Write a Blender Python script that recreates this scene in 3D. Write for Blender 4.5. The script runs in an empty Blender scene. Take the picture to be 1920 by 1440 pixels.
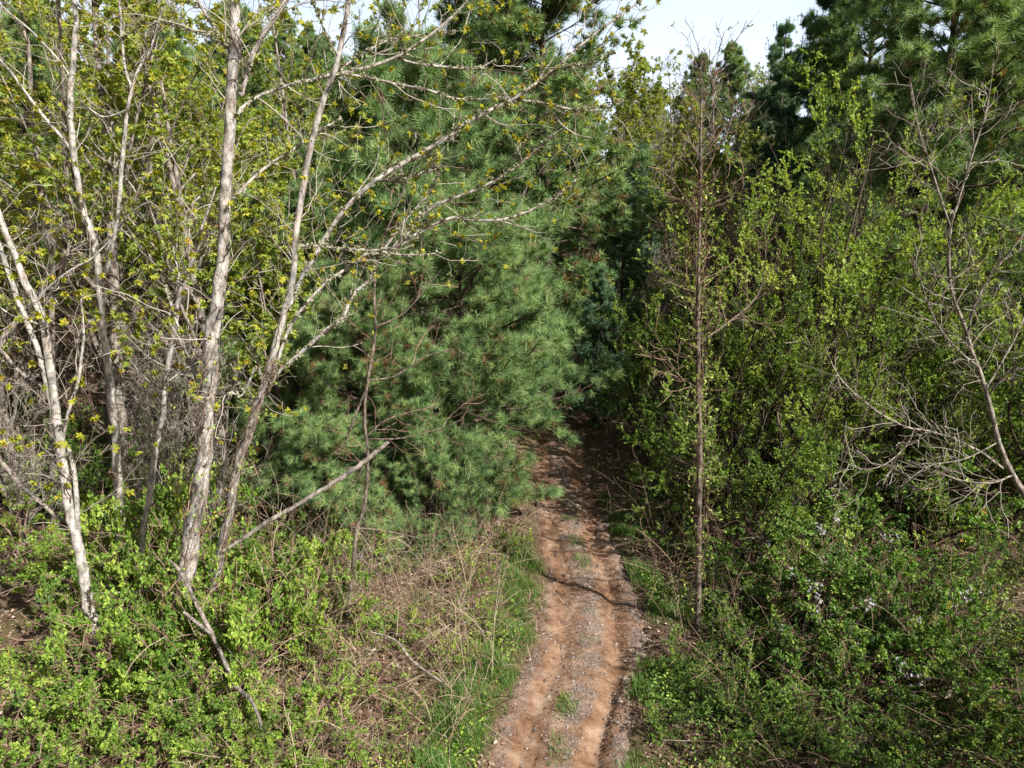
import bpy, math, zlib
import numpy as np
from mathutils import Vector

# ------------------------------------------------------------------ camera, sky, sun, exposure
SC = bpy.context.scene
COL = SC.collection
CAM_H, PITCH, F = 7.0, math.radians(15), 1333.0
cam = bpy.data.objects.new('camera', bpy.data.cameras.new('camera'))
COL.objects.link(cam)
cam.location = (0, 0, CAM_H)
cam.rotation_euler = (math.radians(90) - PITCH, 0, 0)
cam.data.sensor_width = 36; cam.data.lens = F/1920*36
cam.data.clip_start = .05; cam.data.clip_end = 2000
SC.camera = cam
SUN_EL, SUN_AZ = math.radians(41), math.radians(129)     # azimuth from +Y towards +X
w = bpy.data.worlds.new('World'); SC.world = w; w.use_nodes = True
nt = w.node_tree
sky = nt.nodes.new('ShaderNodeTexSky'); sky.sky_type = 'NISHITA'; sky.sun_disc = False
sky.sun_elevation = SUN_EL; sky.sun_rotation = SUN_AZ
sky.air_density = 1.0; sky.dust_density = 4.0; sky.ozone_density = 1.0
# thin bright cloud veil low in the sky, blue above
tc = nt.nodes.new('ShaderNodeTexCoord'); sx = nt.nodes.new('ShaderNodeSeparateXYZ'); nt.links.new(tc.outputs['Generated'], sx.inputs[0])
cn = nt.nodes.new('ShaderNodeTexNoise'); cn.inputs['Scale'].default_value = 2.2; cn.inputs['Detail'].default_value = 6
mp = nt.nodes.new('ShaderNodeMapping'); mp.inputs['Scale'].default_value = (1, 1, 3.5)
nt.links.new(tc.outputs['Generated'], mp.inputs[0]); nt.links.new(mp.outputs[0], cn.inputs['Vector'])
mr = nt.nodes.new('ShaderNodeMapRange'); mr.inputs[1].default_value = .12; mr.inputs[2].default_value = .45; mr.inputs[3].default_value = .93; mr.inputs[4].default_value = .12
nt.links.new(sx.outputs['Z'], mr.inputs[0])
mm = nt.nodes.new('ShaderNodeMath'); mm.operation = 'MULTIPLY_ADD'; mm.inputs[1].default_value = .35
nt.links.new(cn.outputs[0], mm.inputs[0])
ms = nt.nodes.new('ShaderNodeMath'); ms.operation = 'SUBTRACT'; ms.inputs[1].default_value = .17
nt.links.new(mr.outputs[0], ms.inputs[0]); nt.links.new(ms.outputs[0], mm.inputs[2]); mm.use_clamp = True
# veil confined to the forward sky, shaped to weaken the ambient fill
my = nt.nodes.new('ShaderNodeMapRange'); my.interpolation_type = 'SMOOTHSTEP'; my.inputs[1].default_value = .15; my.inputs[2].default_value = .7
nt.links.new(sx.outputs['Y'], my.inputs[0])
mq = nt.nodes.new('ShaderNodeMath'); mq.operation = 'MULTIPLY'; nt.links.new(mm.outputs[0], mq.inputs[0]); nt.links.new(my.outputs[0], mq.inputs[1])
mx = nt.nodes.new('ShaderNodeMix'); mx.data_type = 'RGBA'; mx.inputs[7].default_value = (13.0, 15.0, 18.0, 1)
nt.links.new(mq.outputs[0], mx.inputs[0]); nt.links.new(sky.outputs[0], mx.inputs[6])
nt.links.new(mx.outputs[2], nt.nodes['Background'].inputs[0])
nt.nodes['Background'].inputs[1].default_value = .05
sun = bpy.data.objects.new('sun', bpy.data.lights.new('sun', 'SUN')); COL.objects.link(sun)
sun.data.energy = 5.0; sun.data.angle = math.radians(.5); sun.data.color = (1, .975, .94)
TO_SUN = Vector((math.sin(SUN_AZ)*math.cos(SUN_EL), math.cos(SUN_AZ)*math.cos(SUN_EL), math.sin(SUN_EL)))
sun.rotation_euler = TO_SUN.to_track_quat('Z', 'Y').to_euler()
SC.view_settings.view_transform = 'Standard'; SC.view_settings.look = 'None'
SC.view_settings.exposure = .85; SC.view_settings.gamma = 1
SC.cycles.max_bounces = 6; SC.cycles.transmission_bounces = 4; SC.cycles.diffuse_bounces = 1

RNG = np.random.default_rng(7)
CP_, SP_ = math.cos(PITCH), math.sin(PITCH)
def at(px, py, Y):
    """the point at distance Y in front of the camera that the photograph shows at px, py"""
    u = (px-960)/F; v = (720-py)/F
    dy = CP_ + v*SP_; dz = v*CP_ - SP_
    t = Y/dy
    return (u*t, Y, CAM_H + dz*t)
def gx(px, Y, h=2.0):
    return (px-960)/F*(CP_*Y + SP_*(CAM_H-h))

# ------------------------------------------------------------------ materials
def new_mat(name):
    m = bpy.data.materials.new(name); m.use_nodes = True
    n = m.node_tree; n.nodes.clear()
    return m, n, n.nodes.new('ShaderNodeOutputMaterial')
def ramp(n, stops, fac=None, interp='LINEAR'):
    r = n.nodes.new('ShaderNodeValToRGB'); e = r.color_ramp.elements
    r.color_ramp.interpolation = interp
    while len(e) < len(stops): e.new(.5)
    for el, (p, c) in zip(e, stops):
        el.position = p; el.color = (*c, 1) if len(c) == 3 else c
    if fac is not None: n.links.new(fac, r.inputs[0])
    return r
def noise(n, scale, detail=4, rough=.6, vec=None, dist=0):
    t = n.nodes.new('ShaderNodeTexNoise'); t.inputs['Scale'].default_value = scale
    t.inputs['Detail'].default_value = detail; t.inputs['Roughness'].default_value = rough
    t.inputs['Distortion'].default_value = dist
    if vec is not None: n.links.new(vec, t.inputs['Vector'])
    return t
def mapping(n, scale):
    c = n.nodes.new('ShaderNodeTexCoord'); mp = n.nodes.new('ShaderNodeMapping')
    mp.inputs['Scale'].default_value = scale
    n.links.new(c.outputs['Object'], mp.inputs[0])
    return mp.outputs[0]
def mix(n, fac, a, b, blend='MIX'):
    m = n.nodes.new('ShaderNodeMix'); m.data_type = 'RGBA'; m.blend_type = blend
    for sock, v in ((m.inputs[0], fac), (m.inputs[6], a), (m.inputs[7], b)):
        if hasattr(v, 'is_output'): n.links.new(v, sock)
        else: sock.default_value = v if isinstance(v, (int, float)) else (*v, 1)
    return m.outputs[2]
def math_(n, op, a, b):
    m = n.nodes.new('ShaderNodeMath'); m.operation = op
    for s, v in zip(m.inputs, (a, b)):
        if hasattr(v, 'is_output'): n.links.new(v, s)
        else: s.default_value = v
    return m.outputs[0]
def leaf_mat(name, stops, trans=.4, gloss=.03, rough=.6, objvar=.15):
    m, n, out = new_mat(name)
    a = n.nodes.new('ShaderNodeAttribute'); a.attribute_name = 'tone'
    oi = n.nodes.new('ShaderNodeObjectInfo')
    v = math_(n, 'ADD', a.outputs['Fac'], math_(n, 'MULTIPLY', math_(n, 'SUBTRACT', oi.outputs['Random'], .5), objvar))
    c = ramp(n, stops, v).outputs[0]
    d = n.nodes.new('ShaderNodeBsdfDiffuse'); t = n.nodes.new('ShaderNodeBsdfTranslucent'); g = n.nodes.new('ShaderNodeBsdfGlossy')
    g.inputs['Roughness'].default_value = rough
    n.links.new(c, d.inputs[0])
    n.links.new(mix(n, 1, c, (1.25, 1.15, .5), 'MULTIPLY'), t.inputs[0])
    m1 = n.nodes.new('ShaderNodeMixShader'); m1.inputs[0].default_value = trans
    n.links.new(d.outputs[0], m1.inputs[1]); n.links.new(t.outputs[0], m1.inputs[2])
    m2 = n.nodes.new('ShaderNodeMixShader'); m2.inputs[0].default_value = gloss
    n.links.new(m1.outputs[0], m2.inputs[1]); n.links.new(g.outputs[0], m2.inputs[2])
    n.links.new(m2.outputs[0], out.inputs[0])
    return m
def bark_mat(name, light, midc, dark, lichen=None, scale=1.0, lich=.6, bias=.5):
    m, n, out = new_mat(name)
    v = mapping(n, (1, 1, .45))
    a = noise(n, 9*scale, 6, .65, v)
    c = ramp(n, [(bias-.14, dark), (bias, midc), (bias+.13, light)], a.outputs[0]).outputs[0]
    v2 = mapping(n, (1, 1, .28))
    b = noise(n, 34*scale, 6, .7, v2, 1.2)
    c = mix(n, ramp(n, [(.36, (1, 1, 1)), (.46, (0, 0, 0))], b.outputs[0]).outputs[0], c, tuple(x*.45 for x in dark))
    v3 = mapping(n, (1, 1, 1))
    tint = noise(n, 2.6, 3, .6, v3)
    c = mix(n, 1, c, ramp(n, [(.36, (.55, .56, .56)), (.5, (1, .97, .94)), (.64, (1.0, .93, .86))], tint.outputs[0]).outputs[0], 'MULTIPLY')
    if lichen:
        l = noise(n, 5*scale, 5, .7, v3)
        c = mix(n, ramp(n, [(lich, (0, 0, 0)), (lich+.07, (.8, .8, .8))], l.outputs[0]).outputs[0], c, lichen)
    p = n.nodes.new('ShaderNodeBsdfPrincipled'); p.inputs['Roughness'].default_value = .9
    p.inputs['Specular IOR Level'].default_value = .15
    n.links.new(c, p.inputs['Base Color'])
    bp = n.nodes.new('ShaderNodeBump'); bp.inputs['Strength'].default_value = .8; bp.inputs['Distance'].default_value = .02
    n.links.new(b.outputs[0], bp.inputs['Height']); n.links.new(bp.outputs[0], p.inputs['Normal'])
    n.links.new(p.outputs[0], out.inputs[0])
    return m

M = {}
M['bark_pale'] = bark_mat('pale_bark', (.57, .55, .51), (.33, .305, .275), (.10, .08, .065), (.30, .31, .20), 1.2, .62, .47)
M['bark_white'] = bark_mat('white_bark', (.64, .61, .56), (.38, .355, .32), (.10, .09, .08), (.33, .34, .24), 1.6, .58, .45)
M['bark_brown'] = bark_mat('brown_bark', (.33, .275, .225), (.20, .165, .135), (.06, .042, .03), (.22, .22, .16), 1.8, .66, .5)
M['bark_pine'] = bark_mat('pine_bark', (.18, .14, .11), (.10, .075, .055), (.035, .026, .02), None, 1.4)
M['bark_grey'] = bark_mat('grey_bark', (.46, .42, .36), (.28, .245, .21), (.09, .075, .065), (.26, .27, .19), 2.0, .64)
M['twig_grey'] = leaf_mat('grey_twigs', [(0, (.09, .07, .05)), (.5, (.24, .20, .16)), (1, (.50, .45, .38))], 0, .0)
M['twig_red'] = leaf_mat('reddish_twigs', [(0, (.10, .06, .045)), (.5, (.22, .14, .10)), (1, (.34, .24, .17))], 0, .0)
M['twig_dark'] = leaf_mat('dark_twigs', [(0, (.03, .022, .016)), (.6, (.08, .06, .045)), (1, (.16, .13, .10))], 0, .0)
M['cane'] = leaf_mat('dead_cane', [(0, (.14, .085, .055)), (.45, (.30, .20, .13)), (1, (.55, .44, .33))], 0, .0)
M['needle'] = leaf_mat('pine_needles', [(0, (.05, .11, .04)), (.5, (.185, .305, .105)), (.93, (.38, .52, .18)), (.97, (.28, .16, .08)), (1, (.3, .16, .08))], .25)
M['needle_blue'] = leaf_mat('blue_pine_needles', [(0, (.04, .105, .06)), (.5, (.13, .245, .13)), (1, (.26, .40, .20))], .22)
M['leaf_spring'] = leaf_mat('spring_leaves', [(0, (.14, .23, .035)), (.5, (.31, .40, .055)), (.95, (.48, .50, .06)), (1, (.48, .36, .06))], .5)
M['leaf_maple'] = leaf_mat('young_maple_leaves', [(0, (.22, .27, .02)), (.5, (.38, .40, .025)), (.97, (.48, .44, .03)), (1, (.48, .30, .04))], .45)
M['leaf_thicket'] = leaf_mat('thicket_leaves', [(0, (.035, .085, .016)), (.5, (.27, .40, .055)), (1, (.56, .64, .16))], .46)
M['leaf_bush'] = leaf_mat('bush_leaves', [(0, (.06, .14, .02)), (.5, (.24, .385, .045)), (.96, (.48, .60, .10)), (1, (.45, .30, .03))], .4)
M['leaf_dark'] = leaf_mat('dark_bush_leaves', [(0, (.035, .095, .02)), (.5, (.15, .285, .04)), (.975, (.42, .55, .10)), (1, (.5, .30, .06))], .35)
M['leaf_mid'] = leaf_mat('mid_green_leaves', [(0, (.03, .085, .016)), (.5, (.21, .345, .048)), (1, (.47, .60, .13))], .44)
M['petal'] = leaf_mat('white_petals', [(0, (.36, .35, .40)), (1, (.66, .64, .66))], .3, .03)
M['litter'] = leaf_mat('fallen_leaf', [(0, (.09, .05, .03)), (.45, (.22, .135, .085)), (.8, (.36, .25, .17)), (1, (.55, .45, .36))], .12, .03)
M['grass'] = leaf_mat('grass_blade', [(0, (.045, .12, .018)), (.5, (.10, .23, .03)), (.85, (.19, .31, .05)), (1, (.40, .33, .16))], .4)
M['lichen'] = leaf_mat('lichen_tufts', [(0, (.22, .23, .13)), (.6, (.36, .36, .23)), (1, (.46, .45, .33))], .2, 0)
M['stone'] = leaf_mat('gravel_stone', [(0, (.09, .07, .06)), (.5, (.21, .165, .14)), (1, (.38, .32, .28))], 0, .03)

def ground_mat():
    m, n, out = new_mat('leaf_litter_ground')
    v = mapping(n, (1, 1, 1))
    a = noise(n, 14, 8, .75, v); b = noise(n, 1.1, 4, .6, v); f = noise(n, 70, 4, .7, v)
    c = ramp(n, [(.34, (.05, .03, .02)), (.47, (.125, .078, .05)), (.56, (.20, .13, .088)), (.68, (.33, .245, .18))], a.outputs[0]).outputs[0]
    c = mix(n, ramp(n, [(.45, (0, 0, 0)), (.62, (.8, .8, .8))], b.outputs[0]).outputs[0], c, mix(n, f.outputs[0], (.05, .055, .015), (.13, .12, .05)))
    p = n.nodes.new('ShaderNodeBsdfPrincipled'); p.inputs['Roughness'].default_value = .95
    p.inputs['Specular IOR Level'].default_value = .1
    n.links.new(c, p.inputs['Base Color'])
    bp = n.nodes.new('ShaderNodeBump'); bp.inputs['Strength'].default_value = 1; bp.inputs['Distance'].default_value = .05
    n.links.new(a.outputs[0], bp.inputs['Height']); n.links.new(bp.outputs[0], p.inputs['Normal'])
    n.links.new(p.outputs[0], out.inputs[0]); return m
def track_mat():
    m, n, out = new_mat('red_clay_track')
    v = mapping(n, (1, 1, 1))
    s = n.nodes.new('ShaderNodeAttribute'); s.attribute_name = 'tone'      # 0 clay in the wheel ruts, 1 gravelly crown and verge
    a = noise(n, 3.2, 6, .65, v); g = noise(n, 38, 5, .75, v); fine = noise(n, 130, 3, .7, v)
    clay = ramp(n, [(.34, (.13, .055, .025)), (.48, (.265, .145, .078)), (.66, (.44, .295, .195))], a.outputs[0]).outputs[0]
    grav = ramp(n, [(.34, (.07, .05, .04)), (.47, (.19, .14, .11)), (.56, (.31, .24, .195)), (.70, (.52, .44, .37))], g.outputs[0]).outputs[0]
    k = math_(n, 'ADD', s.outputs['Fac'], math_(n, 'MULTIPLY', math_(n, 'SUBTRACT', noise(n, 2.3, 7, .75, v).outputs[0], .5), 2.2))
    c = mix(n, ramp(n, [(.35, (.12, .12, .12)), (.75, (.9, .9, .9))], k).outputs[0], clay, grav)
    c = mix(n, .35, c, ramp(n, [(.3, (.45, .45, .45)), (.7, (1, 1, 1))], fine.outputs[0]).outputs[0], 'MULTIPLY')
    p = n.nodes.new('ShaderNodeBsdfPrincipled'); p.inputs['Roughness'].default_value = .92
    p.inputs['Specular IOR Level'].default_value = .15
    n.links.new(c, p.inputs['Base Color'])
    bp = n.nodes.new('ShaderNodeBump'); bp.inputs['Strength'].default_value = .8; bp.inputs['Distance'].default_value = .03
    n.links.new(math_(n, 'ADD', g.outputs[0], math_(n, 'MULTIPLY', fine.outputs[0], .3)), bp.inputs['Height'])
    n.links.new(bp.outputs[0], p.inputs['Normal']); n.links.new(p.outputs[0], out.inputs[0]); return m

# ------------------------------------------------------------------ geometry helpers
def unit(a):
    return a/np.maximum(np.linalg.norm(a, axis=-1, keepdims=True), 1e-9)
class Buf:
    """collects faces, then links them as one mesh"""
    def __init__(s): s.v = []; s.f = []; s.t = []; s.sm = []; s.n = 0
    def add(s, V, Fc, tone, smooth=False):
        V = np.asarray(V, np.float32).reshape(-1, 3)
        if len(V) == 0: return
        s.v.append(V); s.f.append(np.asarray(Fc, np.int64)+s.n); s.n += len(V)
        t = np.asarray(tone, np.float32)
        s.t.append(np.broadcast_to(t, (len(V),)) if t.ndim == 0 else t); s.sm.append(smooth)
    def build(s, name, mat, parent=None, origin=(0, 0, 0)):
        V = np.concatenate(s.v) - np.asarray(origin, np.float32)
        me = bpy.data.meshes.new(name)
        me.vertices.add(len(V)); me.vertices.foreach_set('co', V.ravel())
        idx = np.concatenate([f.ravel() for f in s.f]).astype(np.int32)
        tot = np.concatenate([np.full(len(f), f.shape[1]) for f in s.f])
        st = np.concatenate([[0], np.cumsum(tot)[:-1]]).astype(np.int32)
        me.loops.add(len(idx)); me.loops.foreach_set('vertex_index', idx)
        me.polygons.add(len(tot)); me.polygons.foreach_set('loop_start', st)
        me.polygons.foreach_set('use_smooth', np.concatenate([np.full(len(f), b) for f, b in zip(s.f, s.sm)]))
        me.update(calc_edges=True)
        me.attributes.new('tone', 'FLOAT', 'POINT').data.foreach_set('value', np.concatenate(s.t).astype(np.float32))
        me.materials.append(mat)
        o = bpy.data.objects.new(name, me); COL.objects.link(o); o.parent = parent
        return o
def spline(pts, n):
    """Catmull-Rom through pts (any number of columns), n samples"""
    p = np.asarray(pts, float)
    if len(p) == 2: return p[0] + (p[1]-p[0])*np.linspace(0, 1, n)[:, None]
    e = np.concatenate([[2*p[0]-p[1]], p, [2*p[-1]-p[-2]]])
    x = np.linspace(0, len(p)-1, n); i = np.minimum(x.astype(int), len(p)-2); t = (x-i)[:, None]
    a, b, c, d = e[i], e[i+1], e[i+2], e[i+3]
    return .5*(2*b + (c-a)*t + (2*a-5*b+4*c-d)*t**2 + (3*b-a-3*c+d)*t**3)
def tubes(buf, P, R, S, rng, tone=None, rough=0.0):
    P = np.asarray(P, float); R = np.asarray(R, float)
    if P.ndim == 2: P, R = P[None], R[None]
    N, K = P.shape[:2]
    if N == 0: return
    T = unit(np.gradient(P, axis=1))
    ref = unit(np.cross(T.mean(1), rng.normal(size=(N, 3))))[:, None, :]
    U = unit(ref - (ref*T).sum(-1, keepdims=True)*T); W = np.cross(T, U)
    a = np.linspace(0, 2*np.pi, S, endpoint=False)
    rr = R[:, :, None]*np.ones(S)
    if rough: rr = rr*(1+rough*rng.normal(size=rr.shape))
    V = P[:, :, None, :] + rr[..., None]*(np.cos(a)[:, None]*U[:, :, None, :] + np.sin(a)[:, None]*W[:, :, None, :])
    base = (np.arange(N)*K*S)[:, None, None]; k = (np.arange(K-1)*S)[None, :, None]; j = np.arange(S)[None, None, :]
    j2 = (j+1) % S
    q = np.stack(np.broadcast_arrays(base+k+j, base+k+j2, base+k+S+j2, base+k+S+j), -1).reshape(-1, 4)
    if tone is None: tone = rng.uniform(0, 1, N)
    buf.add(V, q, np.repeat(np.broadcast_to(tone, (N,)), K*S), S > 3)
def spawn(P, R, m, t0, t1, ang, ln, K, jit, trop, rs, rng, fall=.4, flat=1.0, absln=None, tip=.25):
    N, Kp = P.shape[:2]
    t = t0 + (t1-t0)*((np.arange(m)[None] + rng.uniform(0, 1, (N, m)))/m)
    f = t*(Kp-1); i = np.minimum(f.astype(int), Kp-2); a = (f-i)[..., None]; n = np.arange(N)[:, None]
    pos = P[n, i]*(1-a) + P[n, i+1]*a
    tan = unit(P[n, i+1]-P[n, i]); rad = R[n, i]*(1-a[..., 0]) + R[n, i+1]*a[..., 0]
    L0 = np.linalg.norm(np.diff(P, axis=1), axis=-1).sum(1)[:, None] if absln is None else absln
    L = L0*ln*(1-fall*t)*rng.uniform(.6, 1.35, (N, m))
    perp = rng.normal(size=(N, m, 3)); perp[..., 2] *= flat
    perp = unit(perp - (perp*tan).sum(-1, keepdims=True)*tan)
    an = ang*rng.uniform(.7, 1.3, (N, m, 1))
    d = (np.cos(an)*tan + np.sin(an)*perp).reshape(-1, 3)
    p = pos.reshape(-1, 3); st = (L.reshape(-1, 1)/(K-1))
    out = [p]
    for _ in range(K-1):
        d = unit(d + jit*rng.normal(size=d.shape) + np.array([0, 0, trop]))
        p = p + d*st; out.append(p)
    CPt = np.stack(out, 1)
    r0 = (rad*rs).reshape(-1, 1)
    return CPt, r0*np.linspace(1, tip, K)[None]
def along(P, m, t0, t1, rng):
    """m points and tangents on each polyline"""
    N, K = P.shape[:2]
    f = rng.uniform(t0, t1, (N, m))*(K-1); i = np.minimum(f.astype(int), K-2); a = (f-i)[..., None]; n = np.arange(N)[:, None]
    return (P[n, i]*(1-a)+P[n, i+1]*a).reshape(-1, 3), unit(P[n, i+1]-P[n, i]).reshape(-1, 3)
def leaves(buf, pos, d, size, rng, width=.27, upbias=1.0, lobes=1, tone=None):
    n = len(pos)
    if n == 0: return
    s = (size*rng.uniform(.6, 1.3, n))[:, None]
    up = np.array([0, 0, upbias]) + .6*rng.normal(size=(n, 3))
    side = unit(np.cross(d, up)); nr = np.cross(side, d)
    if tone is None: tone = rng.uniform(0, 1, n)
    for k in range(lobes):
        an = 0 if lobes == 1 else (k-(lobes-1)/2)*math.radians(48)
        dd = d*math.cos(an) + side*math.sin(an); ss = side*math.cos(an) - d*math.sin(an)
        q = s*(1.0 if lobes == 1 or k == lobes//2 else .8)
        V = np.stack([pos, pos+dd*q*.55+ss*q*width+nr*q*.08, pos+dd*q-nr*q*.1, pos+dd*q*.55-ss*q*width+nr*q*.08], 1)
        buf.add(V, np.arange(n*4).reshape(n, 4), np.repeat(tone, 4))
def needles(buf, pos, d, rng, N=28, ln=.12, wd=.005, tone=None):
    T = len(pos)
    if tone is None: tone = np.clip(rng.normal(.5, .25, T), 0, .94); tone[rng.random(T) < .006] = 1
    r = unit(np.cross(d, rng.normal(size=(T, 3)))); q = np.cross(d, r)
    ph = rng.uniform(0, 2*np.pi, (T, N, 1)); th = rng.uniform(.2, 1.35, (T, N, 1))
    nd = np.cos(th)*d[:, None] + np.sin(th)*(np.cos(ph)*r[:, None] + np.sin(ph)*q[:, None])
    L = ln*rng.uniform(.75, 1.2, (T, N, 1))
    b = pos[:, None] - d[:, None]*ln*.45*rng.uniform(0, 1, (T, N, 1))
    tip = b + nd*L; tip[..., 2] -= .015
    sd = unit(np.cross(nd, rng.normal(size=(T, N, 3))))*wd
    V = np.stack([b+sd, b-sd, tip], 2)
    buf.add(V, np.arange(T*N*3).reshape(-1, 3), np.repeat(tone, N*3))
def blob_tufts(buf, pos, size, rng, n=9):
    """small frilly clumps (lichen): short crumpled blades"""
    T = len(pos); d = unit(rng.normal(size=(T*n, 3)))
    p = np.repeat(pos, n, 0); leaves(buf, p, d, size, rng, .4)

# ------------------------------------------------------------------ terrain
TRK = spline([(-.9, -14), (-.2, -4), (.15, 2), (.38, 5), (.57, 7.4), (.84, 8.8), (1.27, 10.1), (1.45, 11.7), (1.34, 13.8), (1.28, 16.7), (1.5, 20.5), (2.2, 23.6), (4.0, 25.6), (7.5, 27), (13, 28), (22, 31)], 400)
def track_dist(x, y):
    P = TRK[:, :2][::2]
    x = np.asarray(x, float); y = np.asarray(y, float); sh = x.shape; q = np.stack([x.ravel(), y.ravel()], -1)
    best = np.full(len(q), 1e9)
    for c in range(0, len(P), 40):
        dd = np.linalg.norm(q[:, None]-P[None, c:c+40], axis=-1).min(1); best = np.minimum(best, dd)
    return best.reshape(sh)
def hz0(x, y):
    x = np.asarray(x, float); y = np.asarray(y, float)
    b = .10*np.sin(x*.55+1.3)*np.cos(y*.47) + .06*np.sin(x*1.7+y*1.1) + .035*np.sin(x*3.3-y*2.6+.5)
    far = np.clip(y-24, 0, 90); b = b + .14*np.minimum(far, 12)**2/24 + .14*np.clip(far-12, 0, None) + .07*np.clip(y-18, 0, 60)*np.clip((-x-1)/6, 0, 1)
    left = np.clip(-x-14, 0, 60); b = b + .0035*left**2
    right = np.clip(x-3.2, 0, 6); b = b + .05*right
    return b
def hz(x, y, dist=None):
    d = track_dist(x, y) if dist is None else dist
    k2 = np.clip((d-.9)/1.4, 0, 1)
    return hz0(x, y)*k2 + np.interp(d, [.54, .76, .95, 1.3], [-.32, -.13, -.045, 0])
def build_ground():
    xs = np.concatenate([np.linspace(-400, -32, 24), np.linspace(-30, -9, 50), np.linspace(-8.6, 9, 150), np.linspace(9.4, 32, 52), np.linspace(34, 400, 24)])
    ys = np.concatenate([np.linspace(-60, 3, 20), np.linspace(3.4, 20, 150), np.linspace(20.4, 45, 60), np.linspace(47, 700, 40)])
    X, Y = np.meshgrid(xs, ys); Z = hz(X, Y)
    V = np.stack([X, Y, Z], -1).reshape(-1, 3); a = len(xs); b = len(ys)
    i = (np.arange(b-1)[:, None]*a + np.arange(a-1)[None]).ravel()
    bf = Buf(); bf.add(V, np.stack([i, i+1, i+a+1, i+a], -1), .5, True)
    o = bf.build('ground', ground_mat()); o['kind'] = 'structure'
def build_track():
    S = 61; T = TRK[np.linspace(0, 399, 400).astype(int)]
    P = spline(TRK[::4], 900)
    tan = unit(np.gradient(P, axis=0)); nrm = np.stack([tan[:, 1], -tan[:, 0]], -1)
    s = np.linspace(-1, 1, S)
    yy = P[:, 1]
    hw = np.interp(yy, [0, 7.4, 8.8, 10.1, 11.7, 13.8, 17, 30], [1.35, 1.22, 1.06, 1.06, .96, .86, .74, .8]) + .05*np.sin(yy*1.9) + .04*np.sin(yy*4.3+1)
    X = P[:, None, 0] + nrm[:, None, 0]*s[None]*hw[:, None]; Y = P[:, None, 1] + nrm[:, None, 1]*s[None]*hw[:, None]
    lat = s[None]*hw[:, None]
    def gauss(c, wd): return np.exp(-((lat-c)/wd)**2)
    yv = yy[:, None]
    wob = .07*np.sin(yv*.9) + .04*np.sin(yv*2.1+1)
    Z = -.075 - .05*gauss(-.46+wob, .15) - .075*gauss(.44+wob, .14) + .035*gauss(0+wob, .2)*(.6+.4*np.sin(yv*1.3)) + .02*gauss(.85, .15)
    # a deeper tyre groove in the right wheel rut
    Z = Z - .03*gauss(.50+wob, .06)*np.clip(.3+np.sin(yv*.8+2), 0, 1) - .03*gauss(-.30+wob, .05)*np.clip(np.sin(yv*1.1), 0, 1)
    Z = Z + .012*np.sin(X*7+Y*5)*np.sin(X*4-Y*9) + .008*RNG.normal(size=Z.shape)
    ed = .10*np.sin(X*6.1+Y*8.3)*np.sin(Y*5.2-X*3)+.07*np.sin(Y*15+X*4)
    e = np.clip((np.abs(lat)-(hw[:, None]-.30)+ed)/.30, 0, 1); Z = Z - .14*e**1.6
    tone = np.clip(.66 - .62*gauss(-.46+wob, .24) - .7*gauss(.44+wob, .22) + .1*gauss(.85, .3), 0, 1)
    V = np.stack([X, Y, Z], -1).reshape(-1, 3)
    i = (np.arange(899)[:, None]*S + np.arange(S-1)[None]).ravel()
    bf = Buf(); bf.add(V, np.stack([i, i+1, i+S+1, i+S], -1), tone.ravel(), True)
    o = bf.build('dirt_track', track_mat()); o['kind'] = 'structure'
    # loose gravel on the crown and right verge
    n = 9000; r = RNG.integers(150, 700, n); c = RNG.choice(S, n, p=(tone.mean(0)+.12)/(tone.mean(0)+.12).sum())
    pos = np.stack([X[r, c], Y[r, c], Z[r, c]], -1) + RNG.normal(size=(n, 3))*[.03, .03, 0]
    oc = np.array([[1, 0, 0], [0, 1, 0], [-1, 0, 0], [0, -1, 0], [0, 0, 1], [0, 0, -.6]], float)
    fc = np.array([[0, 1, 4], [1, 2, 4], [2, 3, 4], [3, 0, 4], [1, 0, 5], [2, 1, 5], [3, 2, 5], [0, 3, 5]])
    sz = np.exp(RNG.normal(-4.45, .42, n))[:, None, None]
    V = pos[:, None] + oc[None]*sz*RNG.uniform(.6, 1.3, (n, 6, 1))*np.array([1, 1, .7])
    bf = Buf(); bf.add(V, (fc[None]+(np.arange(n)*6)[:, None, None]).reshape(-1, 3), np.repeat(RNG.uniform(0, 1, n), 6))
    o = bf.build('gravel', M['stone']); o['kind'] = 'stuff'

# ------------------------------------------------------------------ things
def thing(name, label, cat, loc=(0, 0, 0), group=None):
    o = bpy.data.objects.new(name, None); COL.objects.link(o); o.location = loc; o.empty_display_size = .2
    o['label'] = label; o['category'] = cat
    if group: o['group'] = group
    return o
def dup(root, label, group=None):
    r = root.copy(); COL.objects.link(r); r['label'] = label
    if group: r['group'] = group
    for ch in list(root.children):
        c = ch.copy(); COL.objects.link(c); c.parent = r
        for g in list(ch.children):
            d = g.copy(); COL.objects.link(d); d.parent = c
    return r
class Kind:
    """one kind of plant; the first placing uses the built thing, later ones copy it"""
    def __init__(s, root): s.root = root; s.used = False
    def put(s, x, y, sc=1.0, rz=None, label=None, group=None, zs=1.0, tilt=(0, 0), dz=-.05):
        o = s.root if not s.used else dup(s.root, label, group)
        s.used = True
        if label: o['label'] = label
        if group: o['group'] = group
        elif 'group' in o.keys(): del o['group']
        o.location = (x, y, float(hz(np.array([x]), np.array([y]))[0])+dz)
        o.rotation_euler = (tilt[0], tilt[1], RNG.uniform(0, 6.28) if rz is None else rz)
        o.scale = (sc, sc, sc*zs)
        return o

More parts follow.
